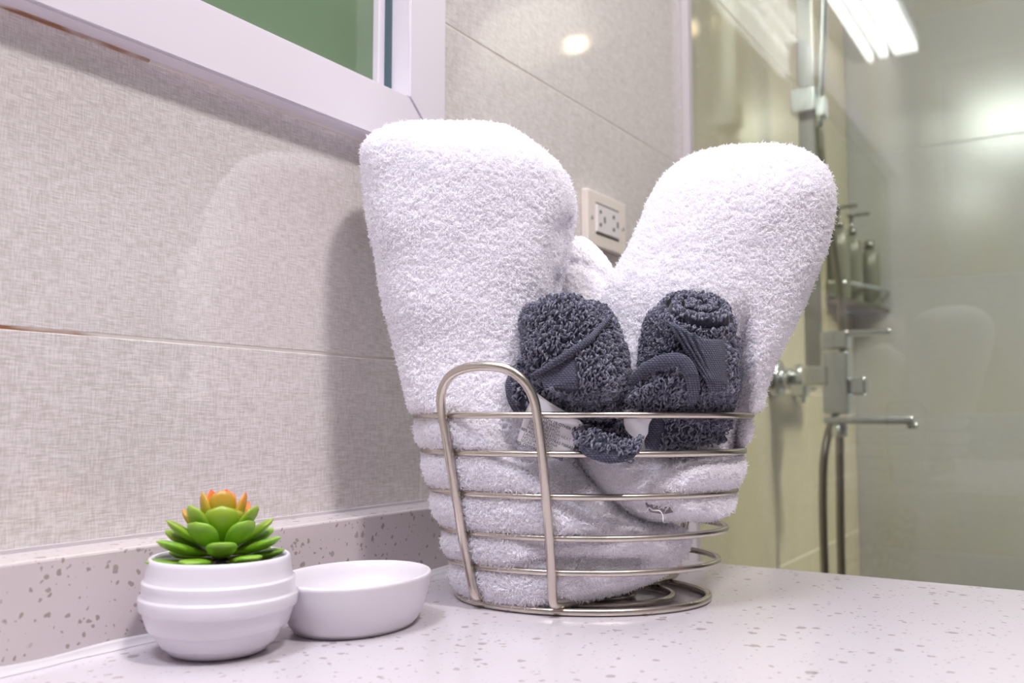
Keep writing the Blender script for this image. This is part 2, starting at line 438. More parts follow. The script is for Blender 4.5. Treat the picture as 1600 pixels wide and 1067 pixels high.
# ------------------------------------------------------------------ vanity light (above the frame, seen mirrored in the shower glass)
vl = thing('vanity_light', 'white vanity light with glowing tubes above the window, seen mirrored in the shower glass', 'lamp', (0.0, 0.45, 0.99))
boxes('housing', [((0.0, 0.10, 0.982), (0.17, 0.80, 1.01))], M['riser'], vl, 0.003)
for x0, x1, y0 in ((0.104, 0.156, 0.150), (0.072, 0.092, 0.150), (0.043, 0.058, 0.140)):
    boxes('diffuser', [((x0, y0, 0.962), (x1, 0.78, 0.982))], M['tube'], vl, 0.004)

# ------------------------------------------------------------------ shower screen
gp_ = thing('glass_partition', 'clear greenish glass shower panel standing behind the counter end', 'glass panel', (0.9, 1.19, -0.85))
boxes('glass_pane', [((0.004, 1.186, -0.84), (1.85, 1.194, 1.50))], M['glass'], gp_)
boxes('wall_channel', [((0.0005, 1.172, -0.85), (0.012, 1.185, 1.50))], M['caulk'], gp_)

# ------------------------------------------------------------------ outlet
ot = thing('wall_outlet', 'ivory double wall outlet plate on the tile wall behind the towels', 'outlet', (0, 0.922, 0.345))
boxes('cover_plate', [((0.0003, 0.8742, 0.3095), (0.009, 0.9705, 0.3715))], M['plate'], ot, 0.0016)
boxes('receptacle', [((0.0085, 0.893, 0.326), (0.0112, 0.950, 0.357))], M['socket'], ot, 0.0008)
for y in (0.9005, 0.9335):
    for z in (0.3345, 0.349):
        boxes('socket_hole', [((0.0108, y - 0.0019, z - 0.0019), (0.0116, y + 0.0019, z + 0.0019))], M['slot'], ot)
    boxes('socket_slot', [((0.0108, y + 0.0085, 0.338), (0.0116, y + 0.0115, 0.345))], M['slot'], ot)
for y in (0.8835, 0.9615):
    V, Fc = lathe_geo([(0, 0), (0.0024, 0), (0.0024, 0.001), (0.0, 0.0013)], (0, 0, 0), 12)
    V = [(0.0088 + z, y + a, 0.3405 + b) for a, b, z in V]
    mk('screw', V, Fc, M['chrome'], ot)
for z in (0.3578, 0.3238): boxes('recess_line', [((0.0088, 0.893, z), (0.0096, 0.950, z + 0.0014))], M['slot'], ot)

# ------------------------------------------------------------------ succulent in its pot
PC = np.array([0.081, 0.326, 0.0])
pot_root = thing('potted_succulent', 'green succulent with orange leaf tips in a ribbed white round pot', 'plant', tuple(PC))
prof = [(0, 0.0004), (0.0225, 0.0004), (0.0245, 0.0012), (0.0268, 0.0040),
        (0.0267, 0.0046), (0.0285, 0.0049), (0.0289, 0.0056), (0.0318, 0.0100), (0.0329, 0.0126),
        (0.0329, 0.0130), (0.0348, 0.0133), (0.0353, 0.0141), (0.0370, 0.0190), (0.0378, 0.0224),
        (0.0379, 0.0228), (0.0392, 0.0232), (0.0394, 0.0238), (0.0398, 0.0268), (0.0399, 0.0292), (0.0397, 0.0297), (0.0386, 0.0302), (0.0384, 0.0307),
        (0.0381, 0.0340), (0.0384, 0.0368), (0.0382, 0.0374), (0.0372, 0.0378), (0.0369, 0.0383),
        (0.0362, 0.0420), (0.0356, 0.0465), (0.0352, 0.0482), (0.0343, 0.0489), (0.0334, 0.0484), (0.0330, 0.0465), (0.0335, 0.042), (0.0, 0.041)]
V, Fc = lathe_geo(prof, PC, 96); mk('pot', V, Fc, M['ceramic'], pot_root)
V, Fc = lathe_geo([(0, 0.0445), (0.012, 0.0448), (0.025, 0.0440), (0.0333, 0.0432), (0.0333, 0.0415), (0, 0.0412)], PC, 48)
V = np.array(V); V[:, 2] += 0.0006 * noise3(V, 420, 5)
mk('soil', V, Fc, M['soil'], pot_root)
def leaf(theta, el, L, w, warm, r0, z0, curl=0.25, th=0.30):
    """thick spatulate leaf; theta seen from the camera: 0 right, -90 towards it"""
    L *= 0.001; w *= 0.00113; r0 *= 0.001; z0 *= 0.001
    az = math.radians(50.2 + theta); e = math.radians(el)
    n, k = 14, 11; V = []; tip = []; Fc = []
    d = np.array([math.cos(az), math.sin(az), 0]); side = np.array([-d[1], d[0], 0]); upv = np.array([0, 0, 1.0])
    p = PC + d * r0 + upv * z0; ang = e - curl * 0.5
    for i in range(k):
        t = i / (k - 1)
        prof_w = (0.30 + 1.25 * t - 0.30 * t * t) * math.sqrt(max(0.0, 1 - ((t - 0.50) / 0.5) ** 2 if t > 0.5 else 1)) * 0.5
        prof_w = max(prof_w * 0.98, 0.012)
        a_ = ang + curl * t
        fd = d * math.cos(a_) + upv * math.sin(a_); nd = -d * math.sin(a_) + upv * math.cos(a_)
        if i > 0: p = p + fd * (L / (k - 1))
        hw = w * prof_w; ht = max(w * th * (0.55 + 0.6 * math.sin(math.pi * min(1, t * 0.9 + 0.05))) * min(1, prof_w * 2.4) * 0.5, 0.00012)
        for q in range(n):
            b = 2 * math.pi * q / n
            cu = 0.35 * hw * math.cos(b) ** 2            # shallow cup of the upper face
            V.append(p + side * hw * math.cos(b) + nd * (ht * math.sin(b) + cu * 0.35)); tip.append(t)
    for i in range(k - 1):
        for q in range(n): Fc.append((i * n + q, i * n + (q + 1) % n, (i + 1) * n + (q + 1) % n, (i + 1) * n + q))
    Fc.append(tuple(range(n))[::-1]); Fc.append(tuple((k - 1) * n + q for q in range(n)))
    o = mk('leaf', V, Fc, M['leaf'], pot_root)
    for nm, vals in (('tip', tip), ('warm', [warm] * len(tip))):
        a = o.data.attributes.new(nm, 'FLOAT', 'POINT'); a.data.foreach_set('value', vals)
for a in [(-170, 3, 31, 14, 0, 6, 45.5), (-122, 6, 23, 15, 0, 8, 46), (-56, 9, 23, 14, 0, 8, 46), (-6, 9, 27, 13, 0, 6, 46), (40, 6, 27, 13, 0, 6, 46), (90, 6, 27, 13, 0, 6, 46), (140, 6, 27, 13, 0, 6, 46),
          (-164, 17, 30, 14, 0, 4, 49), (-89, 26, 22, 15, 0, 6, 48), (-17, 17, 29, 13, 0, 4, 49), (28, 22, 29, 13, 0, 4, 49), (70, 22, 29, 13, 0, 4, 49), (115, 22, 29, 13, 0, 4, 49), (160, 25, 29, 13, 0.1, 4, 49),
          (-178, 32, 29, 13, 0.1, 3, 52), (-124, 42, 25, 16, 0, 4, 51), (-54, 42, 25, 15, 0, 4, 51), (8, 30, 28, 12, 0.1, 3, 52), (60, 40, 27, 12, 0.2, 3, 52), (130, 40, 27, 12, 0.2, 3, 52),
          (-152, 54, 28, 15, 0.08, 2, 53), (-25, 50, 28, 14, 0.1, 2, 53), (-90, 66, 24, 17, 0.12, 3, 53), (165, 46, 27, 12, 0.6, 2, 53), (-110, 60, 21, 13, 0.25, 2, 54), (-50, 60, 21, 13, 0.3, 2, 54),
          (-168, 74, 29, 13, 0.55, 2.5, 54), (135, 76, 27, 9, 1.0, 2, 56), (-88, 80, 26, 13, 0.55, 0, 57), (-10, 70, 29, 12, 0.75, 2.5, 54), (35, 54, 26, 9, 0.95, 2, 54), (75, 74, 27, 12, 1.0, 1, 56)]:
    leaf(*a)

# ------------------------------------------------------------------ soap dish
DC = np.array([0.1005, 0.4085, 0.0])
prof = [(0, 0.0004), (0.70, 0.0004), (0.755, 0.0010), (0.82, 0.0034), (0.90, 0.0105), (0.955, 0.0190), (0.985, 0.0265),
        (0.995, 0.0293), (0.985, 0.0308), (0.962, 0.0312), (0.935, 0.0302), (0.90, 0.0270), (0.84, 0.0200), (0.72, 0.0125), (0.50, 0.0085), (0, 0.0075)]
prof = [tuple(p) for p in crspline(prof, 60)]
prof[0] = (0, prof[0][1]); prof[-1] = (0, prof[-1][1])
V, Fc = lathe_geo([(max(r, 0), z) for r, z in prof], (0, 0, 0), 96); V = np.array(V)
ca, sa = math.cos(math.radians(8)), math.sin(math.radians(8))
x, y = V[:, 0] * 0.0410, V[:, 1] * 0.0520
V = np.column_stack([x * ca - y * sa, x * sa + y * ca, V[:, 2] * 0.95]) + DC
props(mk('soap_dish', V, Fc, M['matte_ceramic']), 'smooth oval white soap dish beside the ribbed plant pot', 'soap dish')

# ------------------------------------------------------------------ wire basket
BC = np.array([0.17136, 0.55473]); UA = 0.49385; RHO = 0.76
UU = np.array([math.cos(UA), math.sin(UA), 0]); VV = np.array([-math.sin(UA), math.cos(UA), 0])   # right / away as seen from the front
def S2W(s, t, z):
    s, t, z = np.broadcast_arrays(np.asarray(s, float), t, z)
    return np.array([BC[0], BC[1], 0]) + s[..., None] * UU + t[..., None] * VV + z[..., None] * np.array([0, 0, 1.0])
def W2S(P):
    d = np.asarray(P) - np.array([BC[0], BC[1], 0]); return d @ UU, d @ VV, d[..., 2]
RINGS = [(0.1215, 0.1136), (0.0983, 0.1084), (0.0727, 0.1025), (0.0476, 0.0956), (0.0266, 0.0903), (0.0025, 0.0835)]
_z = [r[0] for r in RINGS[::-1]] + [0.20]; _a = [r[1] for r in RINGS[::-1]] + [0.133]
def a_of(z): return np.interp(z, _z, _a)
def at(px, py, t):
    """point of the sight line (px, py) on the upright plane at t behind the basket centre"""
    d = RM @ np.array([(px - 800) / F, (py - 533.5) / F, 1.0]); k = (t - (CAM - np.array([BC[0], BC[1], 0])) @ VV) / (d @ VV); return CAM + d * k
def on_cone(px, py, off):
    """nearest point of the sight line on the basket's front surface grown by off"""
    ts = np.linspace(-0.13, 0.02, 400); P = np.array([at(px, py, t) for t in ts]); s, t, z = W2S(P)
    a = a_of(z) + off; b = RHO * a_of(z) + off
    q = (s / a) ** 2 + (t / b) ** 2; i = np.argmax(q < 1); return P[i]
basket = thing('wire_basket', 'oval brushed nickel wire basket with looped handles holding rolled towels', 'basket', (BC[0], BC[1], 0))
tt = np.linspace(0, 2 * np.pi, 120, endpoint=False)
for k, (z, a) in enumerate(RINGS):
    tube('ring', S2W(a * np.cos(tt), RHO * a * np.sin(tt), z), 0.0021 if k < 5 else 0.0024, M['nickel'], basket, 12, True)
for a in (0.056, 0.030):
    tube('base_ring', S2W(0.004 + a * np.cos(tt), RHO * a * np.sin(tt), 0.0024), 0.0021, M['nickel'], basket, 12, True)
hp = [(742, 922), (733, 890), (725, 850), (716, 795), (706, 735), (697, 680), (690, 640), (690, 612), (703, 588), (728, 575), (763, 572), (795, 578), (820, 597), (834, 624), (840, 655), (846, 700), (851, 750), (855, 800), (859, 850), (862, 900), (864, 938)]
H3 = [on_cone(px, py, 0.0052 if py > 600 else 0.0056) for px, py in hp]
hs, ht, hz = W2S(np.array(H3))
hz[0] = 0.0100; hz[-1] = 0.0100
front = [(s, t, z) for s, t, z in zip(hs, ht, hz)]
def handle(path):
    p = crspline(path, 150); tube('handle', S2W(p[:, 0], p[:, 1], p[:, 2]), 0.0030, M['nickel'], basket, 14)
s0, t0 = hs[0], ht[0]; s1, t1 = hs[-1], ht[-1]
# the wire turns in under the towels at both feet and runs across the base to the opposite handle
handle([(s0 + 0.030, t0 + 0.048, 0.0072), (s0 + 0.012, t0 + 0.019, 0.0072), (s0 + 0.003, t0 + 0.004, 0.0076)] + front + [(s1 + 0.003, t1 + 0.004, 0.0076), (s1 + 0.014, t1 + 0.017, 0.0072), (s1 + 0.045, t1 + 0.050, 0.0072)])
handle([(s0 + 0.031, t0 + 0.050, 0.0072), (-s1 - 0.010, -t1 - 0.014, 0.0072), (-s1 - 0.003, -t1 - 0.004, 0.0076)] + [(-s, -t, z) for s, t, z in front[::-1]] + [(-s0 - 0.003, -t0 - 0.004, 0.0076), (-s0 - 0.012, -t0 - 0.019, 0.0072), (s1 + 0.047, t1 + 0.052, 0.0072)])

# ------------------------------------------------------------------ cloth helpers
def vnormals(V, Fq):
    Fq = np.asarray(Fq); A, B, C_, D = (V[Fq[:, i]] for i in range(4)); n = np.cross(C_ - A, D - B)
    N = np.zeros_like(V)
    for i in range(4): np.add.at(N, Fq[:, i], n)
    return unit(N)
def pile(name, parent, V, Fq, N, mat, per_m2, h, w, r, mode='loop', lean=0.5, droop=0.0, mask=None, rows=False, seed=1):
    """terry pile: real strands (hair curves) standing on a quad surface"""
    g = np.random.default_rng(seed); V = np.asarray(V, float); Fq = np.asarray(Fq)
    if mask is not None: Fq = Fq[mask[Fq].all(1)]
    T = np.vstack([Fq[:, [0, 1, 2]], Fq[:, [0, 2, 3]]])
    ar = 0.5 * np.linalg.norm(np.cross(V[T[:, 1]] - V[T[:, 0]], V[T[:, 2]] - V[T[:, 0]]), axis=1)
    n = int(ar.sum() * per_m2)
    if n < 1: return None
    pick = T[g.choice(len(T), n, p=ar / ar.sum())]
    u = g.random((n, 2)); f = u.sum(1) > 1; u[f] = 1 - u[f]; b = np.column_stack([1 - u.sum(1), u])
    P = (V[pick] * b[:, :, None]).sum(1); NN = unit((N[pick] * b[:, :, None]).sum(1))
    if rows: ref = np.tile([0.25, 0.15, 1.0], (n, 1)) + 0.55 * g.normal(size=(n, 3))
    else: ref = g.normal(size=(n, 3))
    Tg = unit(ref - NN * (ref * NN).sum(1, keepdims=True)); Bt = np.cross(NN, Tg)
    up = unit(NN + lean * (g.normal(size=(n, 1)) * 0.6 * Tg + g.normal(size=(n, 1)) * 0.6 * Bt) + np.array([0, 0, -droop]))
    H = h * g.uniform(0.5, 1.4, (n, 1)); W_ = w * g.uniform(0.7, 1.3, (n, 1))
    if mode == 'loop':
        k = 5; ts = np.linspace(0, 1, k)
        pts = np.stack([P - 0.0003 * NN + up * H * math.sin(math.pi * (0.06 + 0.88 * t)) + Tg * W_ * (t - 0.5) * (1 + 0.35 * math.sin(math.pi * t)) for t in ts], 1)
        rad = np.full((n, k), r)
    else:
        k = 4; ts = np.linspace(0, 1, k); cd = g.normal(size=(n, 1))
        pts = np.stack([P - 0.0003 * NN + up * H * t + (Tg * cd * 0.5 + Bt * 0.3) * W_ * t * t for t in ts], 1)
        rad = np.tile(r * np.array([1, 1, 0.85, 0.45]), (n, 1))
    rad = rad * g.uniform(0.8, 1.25, (n, 1))
    pts = pts - org(parent)
    hc = bpy.data.hair_curves.new(name); hc.add_curves([k] * n)
    hc.attributes['position'].data.foreach_set('vector', pts.astype(np.float32).ravel())
    ra = hc.attributes.get('radius') or hc.attributes.new('radius', 'FLOAT', 'POINT')
    ra.data.foreach_set('value', rad.astype(np.float32).ravel())
    hc.materials.append(mat)
    o = link(name, hc, parent); o['kind'] = 'stuff'
    return o
def squeeze(P, amt=1.0, inset=0.0035, bulge=0.005):
    """towels pressed into the basket: held in at the wires, bulging between them"""
    s, t, z = W2S(P); zz = np.array([r[0] for r in RINGS][::-1])
    i = np.clip(np.searchsorted(zz, z) - 1, 0, len(zz) - 2); f = np.clip((z - zz[i]) / (zz[i + 1] - zz[i]), 0, 1)
    lim = a_of(z) - inset + bulge * np.sin(np.pi * f) ** 0.7
    lim = np.where(z > zz[-1], a_of(z) - inset + (z - zz[-1]) * 1.2, lim); lim = np.where(z < zz[0], a_of(z) - inset, lim)
    q = np.sqrt((s / lim) ** 2 + (t / (RHO * lim)) ** 2); k = np.where(q > 1, 1 / np.maximum(q, 1e-6), 1.0)
    # soft pinch a little before the limit, so that the cloth shows the wires' grip
    return S2W(s * k, t * k, z)
def tuck(P):
    """keep the washcloths inside the wires where they stand in the basket, without flattening their layers"""
    P = np.asarray(P, float); s, t, z = W2S(P)
    lim = a_of(z) - 0.0050 + np.clip(z - 0.127, 0, None) * 2.2
    tl = -RHO * np.sqrt(np.maximum(lim ** 2 - s ** 2, 0.016 ** 2)); tb = tl + 0.014
    t2 = np.where(t < tb, np.maximum(tb - (tb - t) * 0.42, tl), t)
    return S2W(s, t2, z)
def dent(P):
    """the soft towels give way behind the washcloths"""
    P = np.asarray(P, float); s, t, z = W2S(P); ss = lambda x, a_, b_: (lambda q: q * q * (3 - 2 * q))(np.clip((x - a_) / (b_ - a_), 0, 1))
    w = ss(s, -0.058, -0.036) * (1 - ss(s, 0.103, 0.112)) * ss(z, 0.088, 0.101) * (1 - ss(z, 0.165, 0.205))
    lim = a_of(z) - 0.0050; tm = -RHO * np.sqrt(np.maximum(lim ** 2 - s ** 2, 0.016 ** 2)) + 0.022
    return S2W(s, np.where(t < tm, t + (tm - t) * w, t), z)
def loft(secs, tc, dth, nu=150, nv=120, e=2.4, lump=0.0022, lump_scale=38, seed=3, creases=()):
    """closed body through cross-sections given by their left and right outline points; tc, dth per section"""
    L = np.array([at(l[0], l[1], c) for (l, r), c in zip(secs, tc)]); R_ = np.array([at(r[0], r[1], c) for (l, r), c in zip(secs, tc)])
    L = crspline(L, nv); R_ = crspline(R_, nv); D = crspline(np.array(dth)[:, None], nv)[:, 0]
    a = np.linspace(0, 2 * np.pi, nu, endpoint=False); ca, sa = np.cos(a), np.sin(a)
    cx = np.sign(ca) * np.abs(ca) ** (2 / e); sy = np.sign(sa) * np.abs(sa) ** (2 / e)
    c = (L + R_) / 2; h = (R_ - L) / 2
    V = c[:, None, :] + h[:, None, :] * cx[None, :, None] + (D[:, None, None] * sy[None, :, None]) * VV
    V = np.concatenate([V.reshape(-1, 3), c[:1], c[-1:]]); nV = nu * nv; Fq = []
    for i in range(nv - 1):
        for q in range(nu): Fq.append((i * nu + q, i * nu + (q + 1) % nu, (i + 1) * nu + (q + 1) % nu, (i + 1) * nu + q))
    for q in range(nu):
        Fq.append((nV, nV, (q + 1) % nu, q)); b_ = (nv - 1) * nu; Fq.append((b_ + q, b_ + (q + 1) % nu, nV + 1, nV + 1))
    N = vnormals(V, Fq)
    if ((V - V.mean(0)) * N).sum() < 0: Fq = [f[::-1] for f in Fq]; N = -N
    V = V + N * (lump * noise3(V, lump_scale, seed) + lump * 0.5 * noise3(V, lump_scale * 2.7, seed + 1))[:, None]
    s, t, z = W2S(V)
    for pts, wid, dep in creases:                # soft furrows along a polyline given on the front face
        C3 = crspline(np.array([at(*p) for p in pts]), 60); cs, _, cz = W2S(C3)
        d = np.sqrt((s[:, None] - cs) ** 2 + (z[:, None] - cz) ** 2).min(1)
        V = V - N * (dep * np.exp(-(d / wid) ** 2) * (t < np.mean(tc)))[:, None]
    return V, Fq
def tri_faces(Fq): return [tuple(dict.fromkeys(f)) for f in Fq]
def sheet_geo(grid, nu=44, nv=34, thick=0.004, lump=0.0008, seed=11, closed_u=False):
    """a cloth flap through a grid of (px, py, t) points; the outer face looks at the front"""
    G_ = np.array([[at(*p) for p in row] for row in grid])
    A = np.array([crspline(r, nu) for r in G_]); B = np.array([crspline(A[:, i], nv) for i in range(nu)]).transpose(1, 0, 2)
    idx = lambda i, j: i * nu + j
    Fq = [(idx(i, j), idx(i, j + 1), idx(i + 1, j + 1), idx(i + 1, j)) for i in range(nv - 1) for j in range(nu - 1)]
    V = B.reshape(-1, 3); N = vnormals(V, Fq)
    if (N @ VV).mean() > 0: N = -N; Fq = [f[::-1] for f in Fq]
    V = V + N * (lump * noise3(V, 120, seed))[:, None]
    ii, jj = np.divmod(np.arange(nu * nv), nu); uu, vv = jj / (nu - 1), ii / (nv - 1)
    edge = np.minimum.reduce([uu * nu, (1 - uu) * nu, vv * nv, (1 - vv) * nv]); rnd = np.clip(edge / 3.0, 0, 1)
    rnd = np.sqrt(1 - (1 - rnd) ** 2)
    out = V - N * (thick * 0.5 * (1 - rnd))[:, None]; inn = V - N * (thick * (0.5 + 0.5 * rnd))[:, None]
    n = len(V); VA = np.vstack([out, inn]); FA = list(Fq) + [tuple(q + n for q in f[::-1]) for f in Fq]
    ring = [idx(0, j) for j in range(nu)] + [idx(i, nu - 1) for i in range(1, nv)] + [idx(nv - 1, j) for j in range(nu - 2, -1, -1)] + [idx(i, 0) for i in range(nv - 2, 0, -1)]
    for a, b in zip(ring, ring[1:] + ring[:1]): FA.append((a, b, b + n, a + n))
    return VA, FA, out, np.array(Fq), N, uu, vv

# ------------------------------------------------------------------ white towels
def bath_towel(name, label, V, Fq, dens, seed, group='white bath towels rolled in the basket', h=0.0025, mask=None):
    t = thing(name, label, 'towel', tuple(V.mean(0) * np.array([1, 1, 0])), group)
    mk('towel_body', V, tri_faces(Fq), M['towel'], t)
    N = vnormals(V, Fq); s, tt_, z = W2S(V)
    low = z < 0.11
    pile('terry_pile', t, V, Fq, N, M['towel_pile'], dens * 0.9, h * 0.9, 0.0020, 0.00032, 'loop', 0.9, 0.15, mask=mask, seed=seed)
    pile('terry_pile', t, V, Fq, N, M['towel_pile'], dens * 0.22, h * 1.45, 0.0030, 0.00030, 'tuft', 1.2, 0.15, mask=mask, seed=seed + 20)
    pile('terry_pile', t, V, Fq, N, M['towel_pile'], dens * 0.5, h * 1.25, 0.0028, 0.00024, 'tuft', 1.0, 0.45, mask=(low if mask is None else low & mask), seed=seed + 50)
    return t
A_secs = [((718, 926), (990, 908)), ((700, 905), (1046, 884)), ((690, 862), (1074, 850)), ((681, 815), (1062, 826)), ((672, 775), (985, 797)), ((662, 730), (935, 757)),
          ((654, 690), (900, 715)), ((646, 640), (880, 650)), ((635, 590), (872, 590)), ((621, 520), (868, 522)), ((605, 440), (871, 450)), ((593, 370), (884, 385)),
          ((583, 310), (896, 332)), ((577, 266), (886, 282)), ((581, 238), (850, 243)), ((612, 217), (808, 210)), ((668, 206), (770, 200))]
A_tc = [-0.004, -0.004, -0.004, -0.006, -0.008, -0.008, -0.006, -0.002, 0, 0.002, 0.004, 0.006, 0.008, 0.008, 0.008, 0.008, 0.008]
A_d = [0.052, 0.060, 0.064, 0.066, 0.068, 0.066, 0.062, 0.056, 0.054, 0.052, 0.052, 0.053, 0.054, 0.052, 0.044, 0.030, 0.012]
A_cr = [([(915, 318, -0.04), (884, 345, -0.04), (868, 392, -0.04), (872, 450, -0.04), (850, 520, -0.04)], 0.009, 0.0055),
        ([(670, 842, -0.05), (760, 838, -0.05), (860, 848, -0.05), (960, 836, -0.05)], 0.005, 0.008), ([(690, 895, -0.05), (800, 878, -0.05), (900, 872, -0.05), (1000, 876, -0.05)], 0.005, 0.009)]
V, Fq = loft(A_secs, A_tc, A_d, 170, 190, 2.6, 0.0024, 34, 3, A_cr); V = dent(squeeze(V))
towel_a = bath_towel('rolled_towel', 'large white towel roll leaning left against the tile wall under the window', V, Fq, 9.5e5, 1)
B_secs = [((1000, 808), (1112, 808)), ((974, 796), (1138, 792)), ((940, 770), (1152, 765)), ((905, 730), (1164, 730)), ((893, 690), (1174, 695)), ((900, 640), (1184, 655)), ((922, 590), (1193, 615)),
          ((934, 530), (1213, 560)), ((950, 460), (1237, 497)), ((975, 412), (1258, 440)), ((998, 362), (1277, 375)), ((1020, 312), (1289, 322)), ((1046, 272), (1280, 282)), ((1082, 248), (1250, 252)), ((1130, 237), (1212, 236))]
B_tc = [-0.010, -0.010, -0.008, -0.006, -0.004, 0, 0.002, 0.006, 0.010, 0.014, 0.018, 0.020, 0.022, 0.022, 0.022]
B_d = [0.030, 0.046, 0.056, 0.060, 0.058, 0.054, 0.052, 0.052, 0.054, 0.055, 0.055, 0.052, 0.044, 0.030, 0.012]
B_cr = [([(1000, 735, -0.05), (1060, 722, -0.05), (1150, 712, -0.05)], 0.005, 0.004), ([(1100, 765, -0.05), (1102, 790, -0.05)], 0.004, 0.005)]
V, Fq = loft(B_secs, B_tc, B_d, 170, 170, 2.4, 0.0024, 36, 8, B_cr); V = dent(squeeze(V))
towel_b = bath_towel('rolled_towel', 'large white towel roll leaning right in front of the glass shower screen', V, Fq, 9.0e5, 2)
C_secs = [((850, 660), (1010, 660)), ((856, 590), (1000, 590)), ((862, 520), (980, 520)), ((866, 455), (964, 455)), ((869, 415), (953, 418)), ((878, 388), (932, 390)), ((892, 374), (914, 374))]
V, Fq = loft(C_secs, [0.055] * 7, [0.036, 0.036, 0.035, 0.033, 0.030, 0.022, 0.008], 90, 90, 2.2, 0.001, 40, 21, [([(868, 406, 0.02), (905, 410, 0.02), (945, 428, 0.02), (958, 452, 0.02)], 0.0035, 0.0022)])
towel_c = bath_towel('rolled_towel', 'small white towel roll half hidden between the two larger rolls', V, Fq, 5.0e5, 3, h=0.0012)
# grey sewn tag and loose thread showing in the fold
VA, FA, *_ = sheet_geo([[(1006, 778, -0.058), (1030, 782, -0.058), (1042, 785, -0.058)], [(1010, 790, -0.061), (1034, 793, -0.062), (1050, 796, -0.062)], [(1016, 800, -0.062), (1036, 803, -0.063), (1052, 800, -0.063)]], 12, 10, 0.0008, 0)
mk('sewn_tag', VA, FA, M['tag_grey'], towel_b, label='grey sewn tag in the fold')
p = crspline(np.array([at(*q) for q in [(996, 797, -0.066), (1008, 799, -0.068), (1014, 793, -0.068), (1020, 797, -0.068), (1030, 798, -0.069), (1035, 804, -0.069), (1036, 815, -0.069)]]), 40)
tube('loose_thread', p, 0.0004, M['towel'], towel_b, 6)

# ------------------------------------------------------------------ charcoal washcloths
LOOP = dict(per_m2=3.6e5, h=0.0025, w=0.0027, r=0.00046, mode='loop', lean=0.45, rows=True)
def cloth_part(name, parent, V, Fq, seed, mask=None, mat=None, with_pile=True):
    V = tuck(V); o = mk(name, V, tri_faces(Fq), mat or M['char'], parent)
    if with_pile: pile('terry_pile', o, V, Fq, vnormals(V, Fq), M['char_pile'], seed=seed, mask=mask, **LOOP)
    return o
def flap(name, parent, grid, seed, hem=None, thick=0.004, nu=44, nv=34, lump=0.0008, piled=True, inside=True):
    """hem(u, v) -> True where the cloth is the smooth woven border"""
    VA, FA, out, Fq, N, uu, vv = sheet_geo(grid, nu, nv, thick, lump, seed)
    if inside: VA = tuck(VA); out = tuck(out)
    o = mk(name, VA, FA, M['char'], parent)
    hm = hem(uu, vv) if hem is not None else np.zeros(len(uu), bool)
    o.data.materials.append(M['hem']); n = len(out)
    for p_ in o.data.polygons:
        if hm[np.array([v % n for v in p_.vertices])].all(): p_.material_index = 1
    if piled: pile('terry_pile', o, out, Fq, N, M['char_pile'], seed=seed, mask=~hm, **LOOP)
    return o
wc1 = thing('rolled_washcloth', 'charcoal rolled washcloth with a printed white care tag, beside the basket handle', 'washcloth', tuple(at(905, 640, -0.05)), 'charcoal washcloths tucked in the basket')
D_secs = [((868, 652), (958, 655)), ((848, 636), (968, 632)), ((836, 610), (977, 606)), ((828, 580), (980, 578)), ((820, 545), (973, 545)), ((817, 515), (962, 512)), ((818, 495), (950, 492)), ((824, 484), (940, 481)), ((840, 478), (924, 476))]
V, Fq = loft(D_secs, [-0.056] * 5 + [-0.052] * 4, [0.014, 0.020, 0.024, 0.026, 0.027, 0.027, 0.025, 0.020, 0.010], 90, 80, 2.3, 0.0014, 70, 31)
cloth_part('roll', wc1, V, Fq, 31)
C1 = [((845, 500), (908, 496)), ((838, 485), (912, 482)), ((846, 473), (905, 470)), ((862, 467), (892, 466))]
V, Fq = loft(C1, [-0.060] * 4, [0.014, 0.014, 0.011, 0.004], 60, 40, 2.2, 0.0012, 90, 33); cloth_part('roll_core', wc1, V, Fq, 33)
# outer wrap: its edge runs from the top right down to a bare hem corner at the left
flap('wrap', wc1, [[(958, 492, -0.070), (916, 535, -0.089), (878, 560, -0.090), (829, 588, -0.078)],
                   [(974, 545, -0.068), (935, 572, -0.092), (892, 588, -0.0945), (842, 596, -0.083)],
                   [(981, 590, -0.064), (948, 608, -0.090), (905, 614, -0.0935), (856, 610, -0.090)],
                   [(970, 628, -0.060), (946, 636, -0.076), (912, 640, -0.080), (872, 626, -0.078)]], 35,
     hem=lambda u, v: ((u + (1 - v) * 0.22 > 0.74) & (v < 0.6)) | (v > 0.84), thick=0.009)
edge_ = crspline(np.array([at(*q) for q in [(957, 492, -0.073), (936, 514, -0.083), (916, 534, -0.0915), (878, 559, -0.0925), (850, 577, -0.086), (829, 588, -0.0795)]]), 60)
tube('rolled_edge', tuck(edge_), 0.0016, M['hem'], wc1, 10, rad=0.0012 + 0.0011 * np.sin(np.linspace(0, math.pi, 60)))
flap('side_tail', wc1, [[(838, 556, -0.056), (816, 556, -0.058), (800, 572, -0.056)], [(842, 598, -0.066), (812, 596, -0.068), (788, 598, -0.062)],
                        [(846, 630, -0.068), (818, 628, -0.070), (790, 624, -0.064)], [(850, 652, -0.066), (826, 650, -0.068), (800, 645, -0.064)]], 37,
     hem=lambda u, v: (u > 0.72) | (v > 0.86), thick=0.005, nu=30, nv=30)
flap('under_fold', wc1, [[(880, 622, -0.062), (930, 632, -0.060), (990, 620, -0.052)], [(880, 660, -0.064), (935, 664, -0.062), (992, 650, -0.054)], [(890, 700, -0.064), (945, 706, -0.064), (1000, 698, -0.058)]], 38, thick=0.004, nu=36, nv=30)
